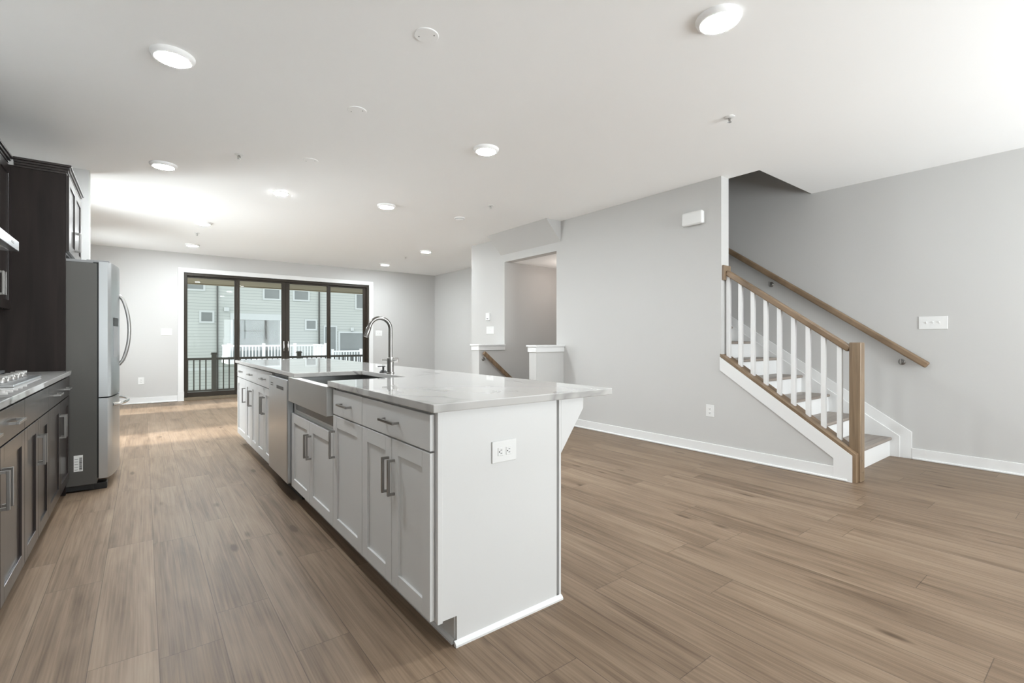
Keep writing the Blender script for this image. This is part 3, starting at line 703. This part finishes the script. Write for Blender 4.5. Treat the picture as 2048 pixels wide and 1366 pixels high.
def patch(y0, y1, z0, z1, d, mat, nm, par, lab):
    p = [(arcx(y0)-.01, y0, z0)]+[(arcx(y0+(y1-y0)*k/5)+d, y0+(y1-y0)*k/5, z0) for k in range(6)]+[(arcx(y1)-.01, y1, z0)]
    part(nm, MB().prism(p, (0, 0, z1-z0)), mat, par, lab)
patch(4.91, 5.09, 1.0, 1.25, .002, 'greyplastic', 'dispenser', dA, 'grey water dispenser recess')
patch(4.91, 5.09, 1.25, 1.315, .004, 'black', 'control_panel', dA, 'black dispenser panel')
lb = part('sticker', MB().box(-.409, -.358, F0-.001, F0+.001, .158, .278), 'paper', fg, 'white paper label with barcode')
bb_ = MB(); random.seed(3); z = .166
while z < .262:
    w = random.choice((.0015, .0025, .004)); bb_.box(-.378, -.362, F0-.0014, F0-.0008, z, z+w); z += w+random.choice((.0015, .0025))
for z in (.17, .19, .21, .23, .25): bb_.box(-.404, -.384, F0-.0014, F0-.0008, z, z+.0025)
part('printing', bb_, 'black', lb, 'dark printed lines')

# ------------------------------------------------------------------ ceiling fittings
def place_all(proto, items, loc0):
    for i, (x, y, lab) in enumerate(items):
        o = proto if i == 0 else copy_tree(proto)
        o.location = (x, y, H); o['label'] = lab
lights = [(.133, 3.312, 'lit round ceiling light nearest above the dark kitchen cabinets'),
 (2.278, 1.266, 'lit round ceiling light nearest the viewer on the right, at the top edge'),
 (.148, 5.432, 'lit round ceiling light in front of the refrigerator'),
 (2.289, 3.330, 'lit round ceiling light above the right side of the island, at picture centre'),
 (2.311, 5.465, 'lit round ceiling light above the faucet, between small flush light and smoke detector'),
 (.651, 7.80, 'lit round ceiling light beyond the refrigerator, second from the sliding door on the left'),
 (.661, 9.72, 'lit round ceiling light closest to the sliding door on its left side'),
 (4.072, 7.847, 'lit round ceiling light in front of the left end of the stairwell wall'),
 (4.083, 9.737, 'lit round ceiling light closest to the sliding door on its right side')]
lt = thing('ceiling_light', 'x', 'ceiling light', (0, 0, H), 'round recessed ceiling lights')
part('trim_ring', MB().lathe([(.108, H), (.108, H-.006), (.102, H-.018), (.090, H-.026), (.081, H-.026), (.081, H-.02)], (0, 0, 0), 40), 'ceil', lt)
part('lens', MB().lathe([(.080, H-.0215), (.080, H-.025), (.070, H-.028), (.03, H-.030)], (0, 0, 0), 40), 'lens', lt, 'glowing white lens')
place_all(lt, lights, None)
sl2 = thing('ceiling_light', 'small flush lit ceiling light in line with the three blank round covers', 'ceiling light', (1.197, 5.727, H))
part('trim_ring', MB().lathe([(.085, H), (.083, H-.004), (.072, H-.005)], (1.197, 5.727, 0), 32), 'white', sl2)
part('lens', MB().lathe([(.070, H-.004), (.068, H-.007)], (1.197, 5.727, 0), 32), 'lens', sl2, 'glowing white lens')
cv = thing('ceiling_cover_plate', 'x', 'cover plate', (0, 0, H), 'blank round ceiling covers over the island')
cp_ = part('plate', MB().lathe([(.064, H), (.064, H-.003), (.061, H-.005), (.02, H-.0052)], (0, 0, 0), 40), 'ceil', cv)
for q in (-1, 1): part('screw', MB().lathe([(.004, H-.0045), (.004, H-.0062)], (.03*q, -.028*q, 0), 10), 'greyplastic', cp_, 'small grey screw')
place_all(cv, [(1.183, 2.274, 'blank round white ceiling cover nearest the viewer'), (1.187, 3.321, 'blank round white ceiling cover in the middle of the three'), (1.189, 4.505, 'blank round white ceiling cover farthest from the viewer')], None)
sp_ = thing('fire_sprinkler', 'x', 'sprinkler', (0, 0, H), 'small ceiling fire sprinklers')
part('escutcheon', MB().lathe([(.037, H), (.036, H-.003), (.022, H-.008), (.014, H-.008)], (0, 0, 0), 28), 'white', sp_)
part('head', MB().lathe([(.008, H-.006), (.008, H-.016), (.004, H-.018), (.004, H-.03)], (0, 0, 0), 14).tube([(.009, 0, H-.012), (.013, 0, H-.024), (.004, 0, H-.036)], .0022, 8).tube([(-.009, 0, H-.012), (-.013, 0, H-.024), (-.004, 0, H-.036)], .0022, 8), 'nickel', sp_, 'metal sprinkler head')
part('deflector', MB().lathe([(.014, H-.036), (.014, H-.0375)], (0, 0, 0), 20), 'chrome', sp_)
place_all(sp_, [(.659, 4.738, 'ceiling sprinkler between the refrigerator light and the farthest blank cover'), (3.351, 1.779, 'ceiling sprinkler high on the right, toward the staircase'), (3.299, 4.705, 'ceiling sprinkler near the smoke detector'), (.643, 8.626, 'tiny ceiling sprinkler between the two lights left of the sliding door'), (4.052, 8.664, 'tiny ceiling sprinkler between the two lights right of the sliding door')], None)
sd = thing('smoke_detector', 'round white smoke detector on the ceiling before the stairwell opening', 'smoke detector', (3.314, 5.44, H))
part('base', MB().lathe([(.072, H), (.072, H-.010), (.064, H-.014)], (3.314, 5.44, 0), 36), 'ceil', sd)
part('cover', MB().lathe([(.058, H-.013), (.056, H-.024), (.040, H-.032), (.012, H-.034)], (3.314, 5.44, 0), 36), 'ceil', sd)
part('vent_ring', MB().lathe([(.0595, H-.0155), (.0595, H-.0195)], (3.314, 5.44, 0), 36), 'greyplastic', sd, 'grey vent gap')

# ------------------------------------------------------------------ outside
YD = 14.5
struct('floor_deck', MB().box(-1.2, 6.2, YF+.13, YD+.15, -.36, -.235), 'deck', 'pale deck boards outside the sliding door', 'deck')
struct('ceiling_porch', MB().box(-1.2, 6.2, YF+.13, YD+.05, 2.55, 2.75).box(-1.2, 6.2, YD-.1, YD+.05, 2.535, 2.55), 'soffit', 'brown boarded soffit over the deck', 'ceiling')
struct('ground', MB().box(-30, 40, YF+1.0, 60, -3.4, -3.2), 'ground', 'ground between the houses', 'ground')
struct('deck_supports', MB().box(-1.1, -.95, YD-.1, YD+.05, -3.2, 2.55).box(6.0, 6.15, YD-.1, YD+.05, -3.2, 2.55), 'railing', 'dark deck support posts', 'post')
dr = thing('deck_railing', 'dark railing with square posts on the deck outside the sliding door', 'railing', (2.5, YD, -.235))
for z0, z1, nm in ((.612, .672, 'top_rail'), (-.187, -.143, 'bottom_rail')): part(nm, MB().box(-.95, 6.0, YD-.03, YD+.03, z0, z1, .004), 'railing', dr)
for x in (-.60, 1.45, 3.515, 5.58):
    pp = part('post', MB().box(x-.054, x+.054, YD-.054, YD+.054, -.235, .755, .004), 'railing', dr)
    part('post_cap', MB().box(x-.072, x+.072, YD-.072, YD+.072, .752, .772, .003).prism([(x-.06, YD-.06, .772), (x+.06, YD-.06, .772), (x+.06, YD+.06, .772), (x-.06, YD+.06, .772)], (0, 0, .03)), 'railing', pp)
for k in range(52):
    x = -.80+.1295*k
    if all(abs(x-q) > .08 for q in (-.60, 1.45, 3.515, 5.58)): part('baluster', MB().box(x-.014, x+.014, YD-.014, YD+.014, -.15, .62), 'railing', dr)
# neighbouring house
YN = 32.0
nb = thing('townhouse_row', 'pale lap-sided townhouses across the yard seen through the sliding door', 'building', (7, YN, -3.2))
part('wall', MB().box(-14, 28, YN, YN+6, -3.2, 9), 'siding', nb)
def nwin(x0, x1, z0, z1, tr=.10, nm='window'):
    w = part(nm, MB().box(x0-tr, x1+tr, YN-.04, YN+.02, z0-tr, z0, .004).box(x0-tr, x1+tr, YN-.04, YN+.02, z1, z1+tr, .004).box(x0-tr, x0, YN-.04, YN+.02, z0, z1, .004).box(x1, x1+tr, YN-.04, YN+.02, z0, z1, .004), 'housetrim', nb, 'white framed window')
    part('pane', MB().box(x0-.01, x1+.01, YN-.015, YN+.01, z0-.01, z1+.01), 'pane', w, 'dark glass pane')
    return w
nwin(1.75, 2.68, 3.95, 4.5); nwin(2.586, 3.115, 2.155, 2.66); nwin(5.798, 6.616, 3.615, 4.16); nwin(7.491, 8.293, 3.635, 4.16); nwin(8.202, 8.75, 1.80, 2.315); nwin(11.40, 12.3, 3.24, 4.16)
s1 = nwin(4.142, 6.644, -.10, 2.29, .14, 'patio_door')
part('mullion', MB().box(5.77, 6.02, YN-.03, YN+.01, -.10, 2.29), 'downspout', s1, 'dark door mullion')
part('meeting_rail', MB().box(4.142, 5.77, YN-.03, YN-.012, 1.60, 1.66), 'downspout', s1)
nwin(9.341, 10.01, -.60, 1.936, .10, 'patio_door'); nwin(10.30, 11.85, -.5, 1.55, .12)
part('header_board', MB().box(4.0, 6.80, YN-.03, YN+.01, 2.43, 2.66), 'housetrim', nb, 'white header board')
for a in ((3.33, 3.40), (8.93, 9.01), (-2.3, -2.22)): part('downspout', MB().box(a[0], a[1], YN-.09, YN, -3.2, 6, .005), 'downspout', nb, 'dark downspout')
part('wall_lamp', MB().box(11.0, 11.16, YN-.18, YN, 1.70, 1.92, .01), 'housetrim', nb, 'white wall lamp')
part('vent_hood', MB().box(3.69, 3.94, YN-.15, YN, 2.75, 2.98, .02), 'housetrim', nb, 'white vent hood')
part('band_board', MB().box(-14, 28, YN-.02, YN+.02, -.62, -.46), 'housetrim', nb, 'white band board')
def white_rail(name, label, x0, x1, y, ztop, zbot, posts, step, sides):
    t = thing(name, label, 'railing', ((x0+x1)/2, y, zbot-.3), 'white deck railings across the yard')
    part('top_rail', MB().box(x0, x1, y-.04, y+.04, ztop-.09, ztop, .005), 'vinyl', t)
    part('bottom_rail', MB().box(x0, x1, y-.04, y+.04, zbot, zbot+.07, .005), 'vinyl', t)
    for x in posts: part('post', MB().box(x-.07, x+.07, y-.07, y+.07, zbot-.2, ztop+.09, .006), 'vinyl', t)
    n = int((x1-x0)/step)
    for k in range(1, n):
        x = x0+step*k
        if all(abs(x-q) > .1 for q in posts): part('baluster', MB().box(x-.028, x+.028, y-.02, y+.02, zbot, ztop-.05), 'vinyl', t)
    for x in sides:
        m = MB().box(x-.04, x+.04, y, YN-.2, ztop-.09, ztop).box(x-.04, x+.04, y, YN-.2, zbot, zbot+.07)
        k = y+.15
        while k < YN-.25: m.box(x-.02, x+.02, k-.028, k+.028, zbot, ztop); k += .14
        part('side_rail', m, 'vinyl', t)
    part('deck_floor', MB().box(x0-.05, x1+.05, y-.06, YN-.2, zbot-.30, zbot-.08, .004), 'vinyl', t, 'white deck edge')
white_rail('neighbour_deck_railing', 'long white railing on the raised deck across the yard', 3.596, 8.58, 29.2, .83, .12, (3.596, 5.254, 6.862, 8.58), .158, (3.596, 8.58))
white_rail('neighbour_deck_railing', 'lower white railing on the right across the yard', 8.96, 14.1, 29.2, .46, -.36, (8.96, 10.687, 12.4, 14.1), .165, (14.1,))
